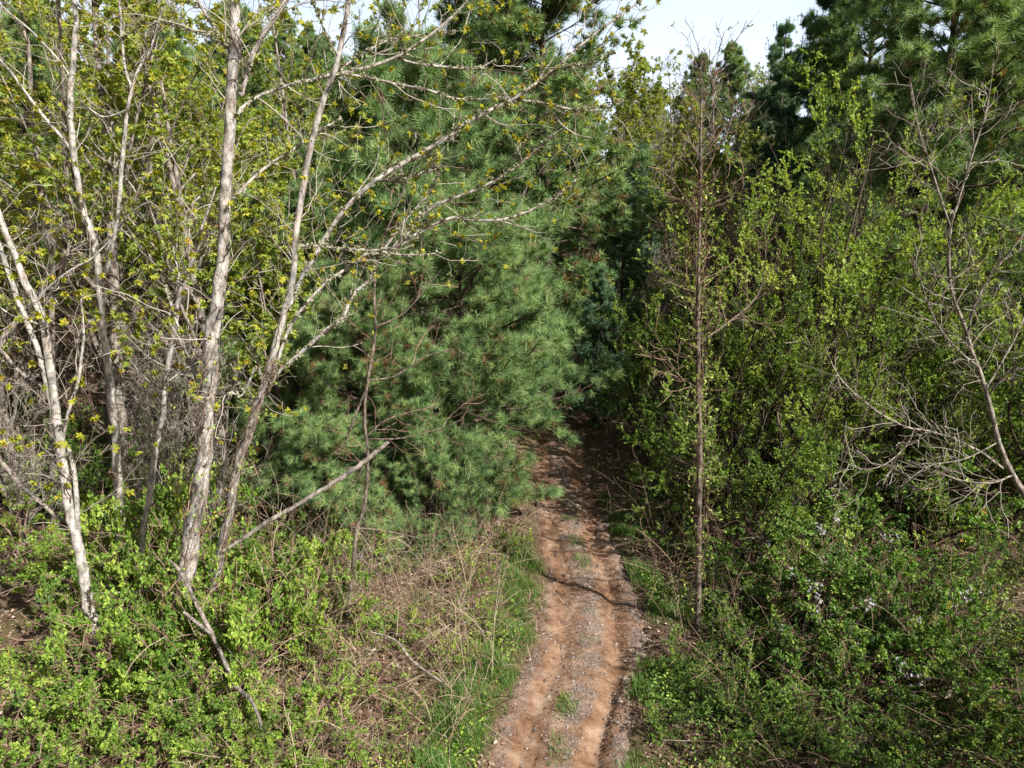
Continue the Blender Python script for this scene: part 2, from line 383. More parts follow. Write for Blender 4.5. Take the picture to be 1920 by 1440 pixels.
# ---- pines
def make_pine(H, Rm, cb, rng, mat='needle', N=26, ln=.12, wd=.005, dz=.5, nb=5, sec=9, ter=4, prof=.75, dens2=1, trunk_r=None):
    root = thing('pine_tree', 'pine', 'pine tree')
    n = 22; z = np.linspace(0, H, n)
    tr = np.stack([.12*np.sin(z*.5), .1*np.cos(z*.4)-.1, z], -1); rad = (trunk_r or H*.0125)*np.linspace(1, .08, n)**.9
    b = Buf(); tubes(b, tr, rad, 10, rng, .5, .03)
    hs = np.arange(cb, H-.25, dz); BP = []; BR = []
    for h in hs:
        q = (h-cb)/(H-cb)
        for k in range(nb if q < .85 else 4):
            L = max(.25, Rm*(1-q)**prof*rng.uniform(.65, 1.15)*min(1, .55+q*3)); az = rng.uniform(0, 6.28)
            el = math.radians(-8+55*q+rng.normal()*8); d = np.array([math.cos(az)*math.cos(el), math.sin(az)*math.cos(el), math.sin(el)])
            p = np.array([np.interp(h, z, tr[:, 0]), np.interp(h, z, tr[:, 1]), h]) ; pts = [p]
            for s_ in range(7):
                d = unit(d + rng.normal(size=3)*.09 + np.array([0, 0, -.03 if s_ < 3 else .09])); p = p+d*L/7; pts.append(p)
            BP.append(pts); BR.append((.008+.011*L)*np.linspace(1, .2, 8))
    BP = np.array(BP); BR = np.array(BR)
    tubes(b, BP, BR, 5, rng)
    P2, R2 = spawn(BP, BR, sec, .22, 1, math.radians(48), .36, 6, .10, .05, .5, rng, .55, .35)
    P3, R3 = spawn(P2, R2, ter, .25, 1, math.radians(42), .42, 4, .12, .12, .6, rng, .4, .6)
    tubes(b, P2, np.maximum(R2, .004), 3, rng)
    b.build('trunk', M['bark_pine'], root)
    c = Buf()
    pos = [P3[:, -1], P2[:, -1], P2[:, -2], BP[:, -1]]; dr = [P3[:, -1]-P3[:, -2], P2[:, -1]-P2[:, -2], P2[:, -2]-P2[:, -3], BP[:, -1]-BP[:, -2]]
    tops = tr[-1:]+np.array([[0, 0, .0]]); pos.append(tops); dr.append(np.array([[0, 0, 1.]]))
    pos = np.concatenate(pos); d = unit(unit(np.concatenate(dr)) + np.array([0, 0, .25]))
    needles(c, pos, d, rng, N, ln, wd)
    # candles: upright new shoots on the upper branch ends
    up = BP[BP[:, -1, 2] > cb+(H-cb)*.45][:, -1]
    if len(up):
        k = np.repeat(up, 3, 0)+rng.normal(size=(len(up)*3, 3))*[.15, .15, .05]
        needles(c, k+np.array([0, 0, .22]), unit(np.tile([0, 0, 1.], (len(k), 1))+.1*rng.normal(size=k.shape)), rng, 10, ln*.6, wd)
        tubes(c, np.stack([k, k+np.array([0, 0, .12]), k+np.array([0, 0, .26])], 1), np.tile([.008, .007, .004], (len(k), 1)), 3, rng, .6)
    c.build('crown', M[mat], root)
    return root

# ---- broadleaf trees and shrubs
def trunk_line(H, lean, rng, n=16, wob=.03):
    d = np.array([lean[0], lean[1], 1.0]); p = np.zeros(3); pts = [p-[0, 0, .1]]
    for _ in range(n-1):
        d = unit(d + rng.normal(size=3)*wob*np.array([1, 1, .2]) + [0, 0, .02]); p = p+d*H/(n-1); pts.append(p)
    return np.array(pts)
def make_tree(name, cat, H, r, rng, bark='bark_grey', twig='twig_grey', leaf=None, limbs=14, l0=.25, lsize=.07, lobes=3, nleaf=4, clump=2, stems=1, ang=42, fine=5):
    root = thing(name, 'tree', cat)
    tb = Buf(); cb = Buf(); lf = Buf()
    T = [trunk_line(H*rng.uniform(.8, 1), rng.normal(size=2)*(.06 if stems == 1 else .16), rng) for _ in range(stems)]
    TP = np.array(T); TR = np.tile(r*np.linspace(1, .12, 16), (stems, 1)); TR[:, 0] *= 1.3
    tubes(tb, TP, TR, 9, rng, .5, .04)
    P1, R1 = spawn(TP, TR, limbs, l0, .97, math.radians(ang), .38, 9, .12, .05, .5, rng, .55)
    tubes(tb, P1, R1, 6, rng)
    tb.build('trunk', M[bark], root)
    P2, R2 = spawn(P1, R1, 6, .2, 1, math.radians(40), .42, 7, .14, .04, .55, rng, .4)
    P3, R3 = spawn(P2, R2, fine, .2, 1, math.radians(42), .45, 5, .16, .04, .6, rng, .4)
    tubes(cb, P2, np.maximum(R2, .004), 4, rng); tubes(cb, P3, np.maximum(R3, .0028), 3, rng)
    cb.build('crown', M[twig], root)
    if leaf:
        sel = rng.random(len(P3)) < .75
        p, d = along(P3[sel], clump, .5, 1, rng)
        p = np.repeat(p, nleaf, 0)+rng.normal(size=(len(p)*nleaf, 3))*.03; d = unit(np.repeat(d, nleaf, 0)*.5+rng.normal(size=p.shape)*.7+[0, 0, -.15])
        leaves(lf, p, d, lsize, rng, .24, 1, lobes)
        lf.build('leaves', M[leaf], root)
    return root
def make_shrub(name, cat, H, spread, rng, stems=14, leaf='leaf_thicket', twig='twig_grey', lsize=.055, m1=9, m2=6, nl=6, upright=.05, flowers=0, width=.27, bare=0.0, l1=.34, arch=0.0, shell=0.0):
    root = thing(name, 'shrub', cat)
    sb = Buf(); lf = Buf()
    P = []
    for k in range(stems):
        az = k*2.4+rng.uniform(0, .8); o = rng.uniform(.05, 1)**.7*spread
        d = np.array([math.cos(az)*o/H*1.1, math.sin(az)*o/H*1.1, 1.0]); L = H*rng.uniform(.65, 1.05); p = np.array([math.cos(az), math.sin(az), 0])*.12*o; pts = [p-[0, 0, .08]]
        for s_ in range(11):
            d = unit(d + rng.normal(size=3)*.10 + np.array([math.cos(az)*.03*o/H, math.sin(az)*.03*o/H, upright*.4-.02-arch*(s_/11)])); p = p+d*L/11; pts.append(p)
        P.append(pts)
    P = np.array(P); R = (.006+.0055*H)*np.linspace(1, .2, 12)[None]*rng.uniform(.6, 1.2, (stems, 1))
    tubes(sb, P, R, 6, rng)
    P1, R1 = spawn(P, R, m1, .12, 1, math.radians(46), l1, 8, .13, upright, .5, rng, .45)
    P2, R2 = spawn(P1, R1, m2, .15, 1, math.radians(42), .42, 5, .16, .05, .6, rng, .4)
    tubes(sb, P1, np.maximum(R1, .004), 4, rng); tubes(sb, P2, np.maximum(R2, .0025), 3, rng)
    sb.build('stems', M[twig], root)
    if nl:
        st = np.repeat(rng.normal(size=stems), m1)*.10 + rng.normal(size=len(P1))*.16; alive = rng.random(len(P1)) > bare
        s2 = np.repeat(st, m2); k2 = np.repeat(alive, m2); P2 = P2[k2]; s2 = s2[k2]; s1 = st[alive]
        p, d = along(P2, nl, .15, 1.0, rng); q, e = along(P1[alive], nl, .4, 1.0, rng)
        p = np.concatenate([p, q]); d = np.concatenate([d, e])
        tn = np.repeat(np.concatenate([np.repeat(s2, nl), np.repeat(s1, nl)]), 2)
        tn = np.clip(.48+tn+rng.normal(size=len(tn))*.13, 0, .95); tn[rng.random(len(tn)) < .004] = 1
        p = np.repeat(p, 2, 0); d = unit(np.repeat(d, 2, 0)*.7 + rng.normal(size=p.shape)*.6 + [0, 0, .25])
        if shell:
            keep = rng.random(len(p)) < 1-shell + shell*np.clip(-.25+1.1*p[:, 2]/H+.55*np.hypot(p[:, 0], p[:, 1])/spread, 0, 1)*1.2
            p, d, tn = p[keep], d[keep], tn[keep]
        leaves(lf, p, d, lsize, rng, width, tone=tn)
        lf.build('foliage', M[leaf], root)
    if flowers:
        fb = Buf(); i = rng.choice(len(P1), flowers); c = P1[i, -1]
        c = np.repeat(c, 7, 0)+rng.normal(size=(flowers*7, 3))*.045; c = np.repeat(c, 5, 0)
        leaves(fb, c, unit(rng.normal(size=c.shape)+[0, 0, .4]), .034, rng, .4)
        fb.build('blossoms', M['petal'], root)
    return root

# ---- trees traced stem by stem: each polyline is (px, py, width in px) at distance Y
def line3(pl, Y0, Y1=None, n=40):
    Y1 = Y0 if Y1 is None else Y1
    A = []
    for i, q in enumerate(pl):
        Y = Y0+(Y1-Y0)*i/(len(pl)-1); x, y, z = at(q[0], q[1], Y)
        A.append((x, y, z, q[2]/F*(CP_*Y+SP_*(CAM_H-z))/2))
    S = spline(A, n)
    return S[:, :3], np.maximum(S[:, 3], .0025)
def to_ground(P, R, flare=1.25):
    x, y, z = P[0]; g = float(hz(np.array([x]), np.array([y]))[0])
    if z > g-.08:
        k = max(2, int((z-g)/.25)+2)
        d = P[0]-P[3]; d = d/abs(d[2]); ext = P[0]+d*np.linspace(z-g+.12, 0, k, endpoint=False)[:, None]*.98
        ext[:, :2] = P[0, :2]+(ext[:, :2]-P[0, :2])*.35
        P = np.concatenate([ext, P]); R = np.concatenate([np.linspace(R[0]*flare, R[0], k, endpoint=False), R])
    return P, R
def traced(name, label, cat, Y, trunk, branches=(), bark='bark_pale', twig='twig_grey', leaf='leaf_maple', rng=None, tw=10, ltw=.95, frac=.35, lsize=.075, lobes=3, nleaf=5, lichen=0.0, Yd=0.0, ang=50, trop=.03, tw2=4, wf=.82):
    rng = rng or np.random.default_rng(zlib.crc32(label.encode()))
    Pt, Rt = to_ground(*line3(trunk, Y, Y+Yd, 60)) if cat == 'tree' else line3(trunk, Y, Y+Yd, 60)
    Rt = Rt*wf; base = tuple(Pt[0])
    root = thing(name, label, cat, base)
    def jig(P, R):
        a = rng.normal(size=P.shape)*R[:, None]*.10; return P+a
    b = Buf(); tubes(b, jig(Pt, Rt), Rt, 14, rng, .5, .045); b.build('trunk', M[bark], root, base)
    lines = [(Pt, Rt)]
    for i, q in enumerate(branches):
        yd = 0.0
        if isinstance(q, dict): yd = q.get('yd', 0.0); y0 = q.get('y0', Y); q = q['p']
        else: y0 = Y + Yd*.4
        P, R = line3(q, y0, y0+yd, 44); R = np.maximum(R*wf, .0025)
        b = Buf(); tubes(b, jig(P, R), R, 9, rng, .5, .05)
        o = b.build('branch', M[bark], root, base); lines.append((P, R))
        if lichen and R.max() > .012:
            lb = Buf(); k = int(lichen*np.linalg.norm(P[-1]-P[0])*26)
            t = rng.integers(0, len(P), k); off = rng.normal(size=(k, 3))*R[t][:, None]*.8+[0, 0, .005]
            blob_tufts(lb, P[t]+off, .038, rng, 8); lb.build('lichen', M['lichen'], o, base)['kind'] = 'stuff'
    if tw:
        c = Buf(); lf = Buf(); tips = []
        for i, (P, R) in enumerate(lines):
            L = np.linalg.norm(np.diff(P, axis=0), axis=1).sum()
            m = max(2, int(tw*L/2.2)) if i else max(3, int(tw*L/4.0))
            if i == 0: P, R = P[len(P)//4:], R[len(P)//4:]
            P1, R1 = spawn(P[None], np.minimum(R[None], .02), m, .12, .99, math.radians(ang), 1, 9, .16, trop, .45, rng, .3, absln=ltw)
            P2, R2 = spawn(P1, R1, tw2, .2, 1, math.radians(42), .5, 6, .17, .04, .6, rng, .3)
            tubes(c, P1, np.maximum(R1, .0045), 4, rng); tubes(c, P2, np.maximum(R2, .0028), 3, rng)
            tips.append(P2[rng.random(len(P2)) < frac])
        c.build('crown', M[twig], root, base)
        T = np.concatenate(tips)
        if leaf and len(T):
            p = np.repeat(T[:, -1], nleaf, 0); d = unit(rng.normal(size=p.shape)+[0, 0, -.25])
            leaves(lf, p, d, lsize, rng, .24, 1, lobes); lf.build('leaves', M[leaf], root, base)
    return root

# ================================================================== the place
build_ground(); build_track()
G = np.random.default_rng(21)

# ------------------------------------------------------------------ the traced trees on the left bank
traced('maple_tree', 'thickest pale trunk with flaking bark and a dark limb forking right, left of the pines', 'tree', 8.9,
    [(332, 1290, 52), (345, 1150, 46), (355, 1043, 42), (360, 990, 40), (373, 930, 38), (383, 847, 38), (386, 780, 36), (393, 713, 37), (397, 647, 37), (405, 580, 34), (415, 513, 31), (420, 433, 29), (425, 317, 27), (433, 200, 27), (438, 100, 26), (441, 0, 22), (447, -160, 17), (456, -360, 8)],
    [[(452, 178, 14), (462, 140, 13), (482, 85, 13), (533, 7, 12), (572, -60, 10), (600, -150, 6)],
     [(432, 100, 10), (418, 76, 9), (400, 50, 8), (370, 0, 7), (350, -45, 6), (320, -140, 3)],
     {'p': [(428, 88, 6), (405, 75, 5), (385, 66, 5), (350, 55, 4.5), (305, 42, 4), (270, 47, 4), (240, 65, 3), (224, 78, 2.5)], 'yd': .9},
     {'p': [(445, 215, 8), (460, 197, 8), (490, 178, 8), (540, 160, 8), (590, 148, 8), (640, 137, 8), (690, 126, 7.5), (740, 108, 7), (790, 78, 6.5), (850, 30, 6), (890, -15, 5), (930, -60, 3)], 'yd': 1.0},
     {'p': [(640, 137, 6), (690, 146, 6), (745, 158, 6), (800, 168, 5), (850, 184, 4.5), (900, 186, 4), (950, 180, 2.5)], 'y0': 9.3, 'yd': .8},
     {'p': [(745, 108, 5), (775, 118, 6), (820, 124, 6), (868, 128, 5), (900, 127, 3.5), (930, 110, 2.5)], 'y0': 9.6, 'yd': .4},
     {'p': [(424, 385, 8), (440, 370, 8), (490, 320, 7.5), (550, 280, 7), (590, 250, 5), (640, 222, 4)], 'yd': 1.2},
     {'p': [(388, 760, 9), (360, 690, 7), (330, 600, 5), (310, 540, 4)], 'yd': 1.0}],
    'bark_pale', lichen=.8, tw=11, frac=.65, lsize=.06, wf=.74)
traced('maple_tree', 'pale slanting stem with long lichened limbs reaching over the young pine', 'tree', 9.3,
    [(385, 1262, 24), (393, 1160, 23), (410, 1050, 22), (425, 985, 21), (432, 950, 21), (443, 880, 20), (467, 813, 20), (493, 730, 19), (513, 663, 18), (533, 587, 17), (547, 530, 16), (552, 490, 15), (552, 455, 15), (563, 383, 15), (580, 283, 15), (607, 187, 14), (630, 127, 13), (648, 40, 12), (664, -50, 10), (690, -200, 5)],
    [{'p': [(540, 575, 11), (548, 560, 12), (565, 520, 12), (593, 477, 12), (640, 400, 12), (710, 333, 12), (773, 297, 11), (840, 257, 11), (873, 230, 10), (917, 208, 10), (963, 185, 9), (1007, 155, 7), (1045, 125, 6), (1083, 90, 6), (1147, 40, 5), (1203, 0, 4), (1250, -40, 2)], 'yd': 1.4},
     {'p': [(1005, 157, 5), (1035, 136, 4.5), (1073, 122, 4), (1110, 118, 2.5), (1150, 100, 1.5)], 'y0': 10.3, 'yd': -.4},
     {'p': [(965, 186, 5), (1020, 193, 5), (1060, 203, 5), (1090, 208, 4), (1120, 204, 3), (1175, 188, 2)], 'y0': 10.3, 'yd': .4},
     {'p': [(1028, 200, 4), (1050, 230, 3.5), (1080, 252, 3), (1108, 258, 2)], 'y0': 10.4, 'yd': .3},
     {'p': [(511, 700, 7), (520, 680, 8), (545, 610, 8), (600, 540, 8), (640, 510, 8), (690, 475, 8), (745, 462, 7.5), (773, 443, 8), (840, 410, 7.5), (890, 413, 6), (940, 412, 6), (987, 397, 5), (1040, 370, 4), (1075, 345, 3), (1085, 310, 2)], 'yd': 1.7},
     {'p': [(745, 466, 8), (770, 430, 7), (795, 398, 7), (850, 372, 6), (905, 350, 6), (960, 318, 5), (1000, 285, 4), (1040, 252, 3)], 'y0': 10.1, 'yd': .8},
     {'p': [(505, 715, 9), (527, 693, 9), (573, 653, 10), (610, 620, 10), (642, 595, 10), (660, 555, 9), (693, 525, 7), (705, 490, 6), (740, 440, 6), (770, 400, 5), (802, 365, 4), (820, 330, 3)], 'yd': 1.1},
     {'p': [(558, 462, 5), (600, 462, 5), (640, 466, 6), (700, 470, 5), (760, 478, 4), (830, 474, 2.5)], 'yd': .6},
     {'p': [(700, 340, 5), (730, 336, 6), (770, 330, 7), (805, 320, 6), (825, 312, 3)], 'y0': 9.9, 'yd': .3},
     {'p': [(497, 725, 8), (480, 690, 7), (455, 740, 6), (432, 735, 7)], 'yd': -.3},
     {'p': [(612, 175, 7), (640, 130, 6), (690, 95, 6), (730, 75, 5), (770, 68, 4), (850, 60, 3)], 'yd': .8},
     {'p': [(637, 110, 6), (610, 60, 5), (590, 10, 4), (570, -40, 3)], 'yd': -.4}],
    'bark_pale', lichen=1.6, tw=10, frac=.6, lsize=.06, wf=.76)
traced('birch_tree', 'speckled white stem leaning out past the left edge, from the leaf litter slope', 'tree', 9.0,
    [(203, 1288, 24), (197, 1247, 23), (181, 1187, 23), (168, 1147, 22), (158, 1080, 22), (146, 1027, 22), (135, 977, 22), (129, 945, 22), (120, 897, 20), (113, 830, 18), (105, 763, 18), (95, 697, 17), (87, 637, 17), (73, 580, 16), (45, 523, 15), (30, 480, 14), (13, 443, 13), (-4, 395, 12), (-30, 330, 10), (-60, 240, 6)],
    [[(112, 812, 9), (100, 775, 10), (87, 722, 11), (76, 672, 12), (58, 622, 12), (38, 573, 12), (22, 530, 11), (6, 480, 10), (-12, 430, 8), (-40, 350, 4)],
     [(117, 835, 5), (124, 790, 7), (133, 757, 7), (147, 713, 7), (153, 667, 6), (157, 627, 5), (152, 560, 3)],
     [(68, 568, 7), (82, 548, 7), (105, 528, 7), (140, 502, 6), (172, 485, 4), (215, 440, 2)],
     [(150, 1050, 10), (146, 985, 11), (143, 930, 11), (138, 880, 10), (128, 835, 8)],
     [(80, 610, 5), (50, 600, 4), (20, 590, 3), (-20, 560, 2)]],
    'bark_white', tw=10, frac=.45)
traced('birch_tree', 'grey white mottled stem with a fork, second from the slope of leaf litter', 'tree', 12.0,
    [(228, 1075, 20), (226, 1010, 20), (224, 960, 19), (220, 880, 18), (217, 813, 18), (210, 763, 17), (201, 680, 16), (193, 613, 15), (187, 547, 15), (181, 480, 15), (170, 430, 14), (157, 400, 14), (147, 343, 13), (137, 283, 13), (132, 217, 13), (133, 160, 13), (139, 100, 12), (143, 33, 11), (138, -10, 10), (136, -120, 6), (140, -220, 3)],
    [[(192, 535, 8), (198, 510, 9), (208, 470, 9), (222, 400, 9), (226, 333, 9), (233, 267, 9), (239, 200, 8), (247, 166, 9), (239, 145, 7), (231, 100, 6), (226, 35, 6), (222, -20, 4), (216, -90, 2)],
     [(245, 170, 6), (258, 135, 6), (270, 112, 6), (284, 88, 6), (296, 48, 5), (310, -5, 4), (330, -80, 2)],
     [(138, 290, 6), (120, 262, 6), (100, 240, 7), (60, 190, 7), (20, 135, 6), (-10, 100, 5)],
     [(133, 145, 4), (112, 115, 4), (88, 88, 4), (50, 50, 4), (15, 22, 3), (-15, -10, 2)],
     [(240, 205, 4), (215, 215, 4), (190, 218, 4), (150, 190, 3)],
     [(186, 495, 5), (200, 470, 5), (220, 430, 4), (250, 395, 3), (275, 380, 2)]],
    'bark_white', tw=10, frac=.45, leaf='leaf_maple')
traced('birch_tree', 'thin pale sapling stem just left of the thickest trunk', 'tree', 10.4,
    [(254, 1170, 13), (262, 1060, 13), (270, 985, 13), (278, 947, 13), (287, 880, 13), (297, 813, 13), (307, 763, 12), (313, 697, 12), (323, 640, 12), (333, 573, 12), (341, 540, 11), (354, 507, 9), (363, 480, 8), (372, 447, 7), (390, 395, 5), (405, 350, 3)],
    [[(343, 530, 5), (330, 490, 4), (318, 440, 3), (300, 400, 2)], [(310, 720, 5), (345, 690, 4), (380, 640, 3)]],
    'bark_pale', tw=11, frac=.4)
traced('birch_tree', 'slim grey stem behind the forked birch, far to the left', 'tree', 14.0,
    [(100, 985, 13), (99, 800, 13), (98, 600, 12), (97, 473, 12), (87, 433, 12), (77, 367, 11), (70, 300, 10), (60, 233, 9), (55, 100, 8), (42, 40, 7), (30, -60, 4)],
    [[(97, 480, 6), (70, 410, 6), (50, 378, 6), (20, 350, 5), (-20, 325, 4)], [(62, 240, 4), (90, 200, 3), (110, 150, 2)]],
    'bark_grey', tw=10, frac=.4)
traced('maple_tree', 'thick grey limb arching in from beyond the left edge above the brush', 'tree', 12.8,
    [(-70, 1010, 20), (-50, 800, 19), (-30, 690, 18), (0, 645, 16), (30, 605, 14), (62, 565, 12), (100, 510, 9), (125, 480, 7), (160, 455, 4)],
    [[(35, 600, 7), (60, 590, 6), (100, 545, 5), (120, 500, 4), (130, 450, 3)]], 'bark_grey', tw=12, frac=.3)
traced('birch_tree', 'dark slender trunk half hidden in grey brush, left of the forked birch', 'tree', 15.0,
    [(20, 980, 20), (45, 880, 19), (70, 790, 19), (92, 700, 18), (105, 600, 17), (118, 500, 15), (128, 400, 13), (122, 300, 11), (118, 150, 9), (110, 0, 7), (100, -150, 4)],
    [[(112, 560, 7), (140, 500, 6), (170, 460, 5), (210, 400, 3)]], 'bark_brown', twig='twig_dark', tw=9, frac=.3)
traced('sapling', 'thin dark leafless sapling in front of the young pine, beside broken canes', 'tree', 10.0,
    [(647, 1212, 9), (650, 1160, 9), (660, 1077, 9), (669, 993, 9), (683, 950, 8), (690, 863, 8), (683, 780, 7), (690, 713, 7), (702, 640, 7), (704, 610, 6), (702, 560, 6), (706, 500, 5), (722, 440, 4), (748, 380, 3), (770, 320, 2)],
    [[(704, 613, 4), (735, 600, 4), (760, 585, 3), (800, 540, 2.5), (828, 505, 2)], [(690, 713, 4), (740, 705, 3.5), (800, 668, 3), (842, 658, 2)],
     [(688, 818, 4), (720, 790, 4), (760, 775, 3), (808, 764, 2)], [(692, 715, 5), (670, 770, 5), (650, 820, 4), (643, 832, 3)],
     [(690, 823, 4), (750, 822, 3), (820, 805, 2.5), (870, 785, 2)], [(671, 990, 4), (720, 995, 3), (790, 1010, 2)], [(672, 1040, 4), (700, 1070, 3), (735, 1105, 2)]],
    'bark_brown', twig='twig_red', leaf=None, tw=9, ltw=.7)
# the lone sapling right of the track
traced('sapling', 'tall straight leafless sapling wrapped in vines, just right of the track', 'tree', 10.4,
    [(1308, 1182, 15), (1309, 1060, 15), (1311, 950, 16), (1312, 850, 15), (1310, 750, 14), (1309, 650, 13), (1309, 550, 11), (1311, 450, 9.5), (1313, 350, 8.5), (1314, 250, 6), (1315, 170, 4), (1316, 95, 2)],
    [{'p': [(1310, 650, 6), (1320, 637, 6), (1363, 607, 5.5), (1407, 570, 5), (1427, 537, 4), (1435, 480, 3), (1434, 430, 1.5)], 'yd': .4},
     {'p': [(1312, 400, 5), (1333, 383, 5), (1377, 363, 4), (1400, 352, 2)], 'yd': -.4}, [(1313, 300, 5), (1353, 267, 4.5), (1368, 233, 4), (1380, 180, 2)],
     [(1312, 410, 4), (1285, 372, 3.5), (1262, 340, 2)], [(1314, 300, 4), (1292, 262, 3.5), (1278, 215, 2)], [(1315, 230, 3), (1333, 212, 3), (1345, 170, 2)],
     {'p': [(1310, 560, 4), (1270, 520, 3.5), (1240, 470, 2)], 'yd': .6}, [(1315, 190, 2.5), (1335, 150, 2), (1352, 80, 1.5)],
     {'p': [(1310, 730, 4), (1270, 700, 3), (1235, 640, 2)], 'yd': -.5}],
    'bark_brown', twig='twig_red', leaf='leaf_thicket', tw=22, ltw=.65, frac=.16, lsize=.045, lobes=1, tw2=3, trop=.08, wf=.68)
# the bare branching tree at the right edge
traced('bare_tree', 'bare dark tree with forked spreading branches leaning in at the right edge', 'tree', 9.6,
    [(2010, 1160, 28), (1985, 1060, 26), (1955, 990, 23), (1920, 925, 20), (1893, 880, 18), (1875, 840, 17), (1863, 790, 15), (1852, 747, 14), (1843, 715, 14), (1832, 683, 13), (1822, 660, 12), (1813, 625, 12), (1802, 595, 11), (1788, 560, 10), (1780, 520, 10), (1779, 473, 9), (1783, 423, 8), (1800, 367, 7), (1813, 320, 6.5), (1827, 277, 6), (1843, 227, 5), (1853, 187, 4), (1863, 117, 2)],
    [[(1782, 425, 7), (1767, 383, 7), (1747, 320, 6.5), (1737, 293, 6), (1723, 243, 5), (1710, 187, 4), (1706, 140, 2)],
     [(1815, 630, 7), (1822, 590, 7), (1838, 550, 6), (1862, 510, 5.5), (1890, 478, 5), (1925, 430, 3)],
     {'p': [(1880, 878, 8), (1845, 852, 8), (1810, 833, 7.5), (1780, 820, 7), (1740, 808, 7), (1707, 803, 6.5), (1680, 792, 6), (1647, 773, 6), (1597, 733, 5.5), (1567, 697, 4.5), (1547, 650, 2.5)], 'yd': -.8},
     [(1813, 322, 4), (1840, 300, 4), (1867, 283, 2.5)], [(1747, 322, 4), (1712, 297, 4), (1670, 268, 2)], [(1826, 280, 4), (1823, 230, 3.5), (1822, 175, 2)],
     [(1740, 300, 4), (1750, 330, 1), (1757, 270, 4), (1765, 250, 2)] [:1] + [(1750, 285, 3.5), (1760, 250, 2)],
     {'p': [(1838, 690, 7), (1800, 660, 6), (1765, 620, 5.5), (1740, 570, 4), (1720, 500, 2.5)], 'yd': -.5},
     {'p': [(1850, 745, 6), (1890, 700, 6), (1930, 690, 5)], 'yd': -.3}, {'p': [(1848, 730, 6), (1900, 640, 5), (1935, 560, 4)], 'yd': .5},
     {'p': [(1715, 803, 4), (1700, 835, 4), (1660, 870, 4), (1620, 880, 3), (1590, 870, 2)], 'yd': -.6, 'y0': 9.2}, {'p': [(1870, 830, 5), (1810, 860, 4), (1740, 875, 3), (1690, 912, 2)], 'yd': -.8},
     {'p': [(1900, 890, 6), (1860, 905, 5), (1800, 900, 4), (1750, 880, 3)], 'yd': -1.0}],
    'bark_grey', twig='twig_grey', leaf='leaf_thicket', tw=22, ltw=.7, frac=.06, lsize=.04, lobes=1, trop=.02, wf=.58)

# ------------------------------------------------------------------ fallen and leaning wood
def fallen(label, Y0, Y1, pl, bark='bark_grey', lichen=.8, name='fallen_branch'):
    return traced(name, label, 'branch', Y0, pl, (), bark, leaf=None, tw=0, Yd=Y1-Y0)
fallen('pale lichen covered pole propped up at a slant in front of the pine boughs', 9.2, 9.9, [(418, 1033, 8), (462, 1006, 9), (490, 985, 10), (560, 945, 10), (640, 895, 11), (690, 860, 11), (728, 828, 9)])
fallen('long thin pale pole fallen down the green bank below the thickest trunk', 8.8, 7.1, [(318, 1050, 5), (340, 1075, 8), (370, 1135, 9), (405, 1205, 9), (440, 1282, 9), (470, 1312, 8), (485, 1345, 7), (490, 1364, 6)])
fallen('short pale broken stick lying across the fallen pole on the bank', 8.35, 8.0, [(345, 1148, 7), (372, 1170, 8), (400, 1192, 6)])
fallen('straight pale pole leaning in from the left edge towards the speckled birch', 9.6, 9.2, [(-30, 845, 9), (0, 865, 9), (40, 910, 9), (80, 945, 9), (118, 978, 8)])
fallen('grey forked stick leaning at the left edge above the straight pole', 10.4, 10.0, [(-20, 638, 8), (0, 655, 8), (40, 700, 8), (75, 722, 6), (95, 745, 4)])
fallen('thin bleached stick lying level among the leaves on the bank', 9.2, 9.3, [(170, 1113, 3), (240, 1110, 3), (300, 1107, 3.5), (365, 1107, 3)])
fallen('bent dry stick lying in the dead canes left of the track', 9.0, 8.4, [(695, 1185, 4), (740, 1200, 5), (775, 1240, 5), (830, 1280, 4)])
fallen('broken grey stub standing beside the foot of the slanting stem', 8.9, 8.8, [(323, 1290, 15), (338, 1240, 13), (343, 1215, 8)], 'bark_grey', name='tree_stump')

# ------------------------------------------------------------------ pines
young = Kind(make_pine(6.4, 3.3, .4, np.random.default_rng(1), N=44, ln=.20, wd=.0045, dz=.40, nb=6, sec=12, ter=4, prof=.5, trunk_r=.09))
tall = Kind(make_pine(14, 3.7, 2.2, np.random.default_rng(2), N=28, ln=.24, wd=.009, dz=.50, nb=6, sec=11, ter=4, prof=.6))
blue = Kind(make_pine(10, 2.6, .8, np.random.default_rng(3), 'needle_blue', N=24, ln=.17, wd=.009, dz=.42, nb=6, sec=10, ter=4, prof=.7))
def P(kind, px, Y, sc, label, rz=None, h=3, zs=1.0, group=None, tilt=(0, 0)): return kind.put(gx(px, Y, h), Y, sc, rz, label, group, zs, tilt)
P(young, 855, 15.8, 1.08, 'young white pine in the middle with soft low boughs beside the track', .4)
P(young, 770, 18.8, 1.5, 'white pine with a pale slim leader behind the long lichened limbs', 2.0, zs=1.1)
P(young, 690, 14.2, .82, 'small bushy pine in the shade behind the slanting stem', 3.3)
P(young, 600, 17.6, 1.12, 'white pine between the thickest trunk and the pine with a pale leader', 4.1)
P(young, 800, 13.3, .42, 'little pine with low feathery boughs below the young white pine', 1.2)
P(tall, 1015, 25, 1.2, 'tallest dark pine rising out of the top of the view behind the young pine', .3, zs=.95)
P(tall, 890, 29, 1.1, 'tall pine close behind the left flank of the tallest dark pine', 1.7)
P(blue, 1158, 26, .80, 'bluish dark pine where the track disappears', 1.0)
P(blue, 1120, 21.5, .5, 'small blue green pine peeping out behind the boughs of the young pine', 2.0)
P(blue, 1195, 33, .85, 'bluish pine further back beyond the bend, behind the brown brush', 4.0)
P(tall, 1700, 20, 1.12, 'big soft needled pine standing over the thicket, under the right end of the sky', 3.0)
P(tall, 1890, 20.5, 1.1, 'big pine at the upper right behind the bare forked tree', 4.4)
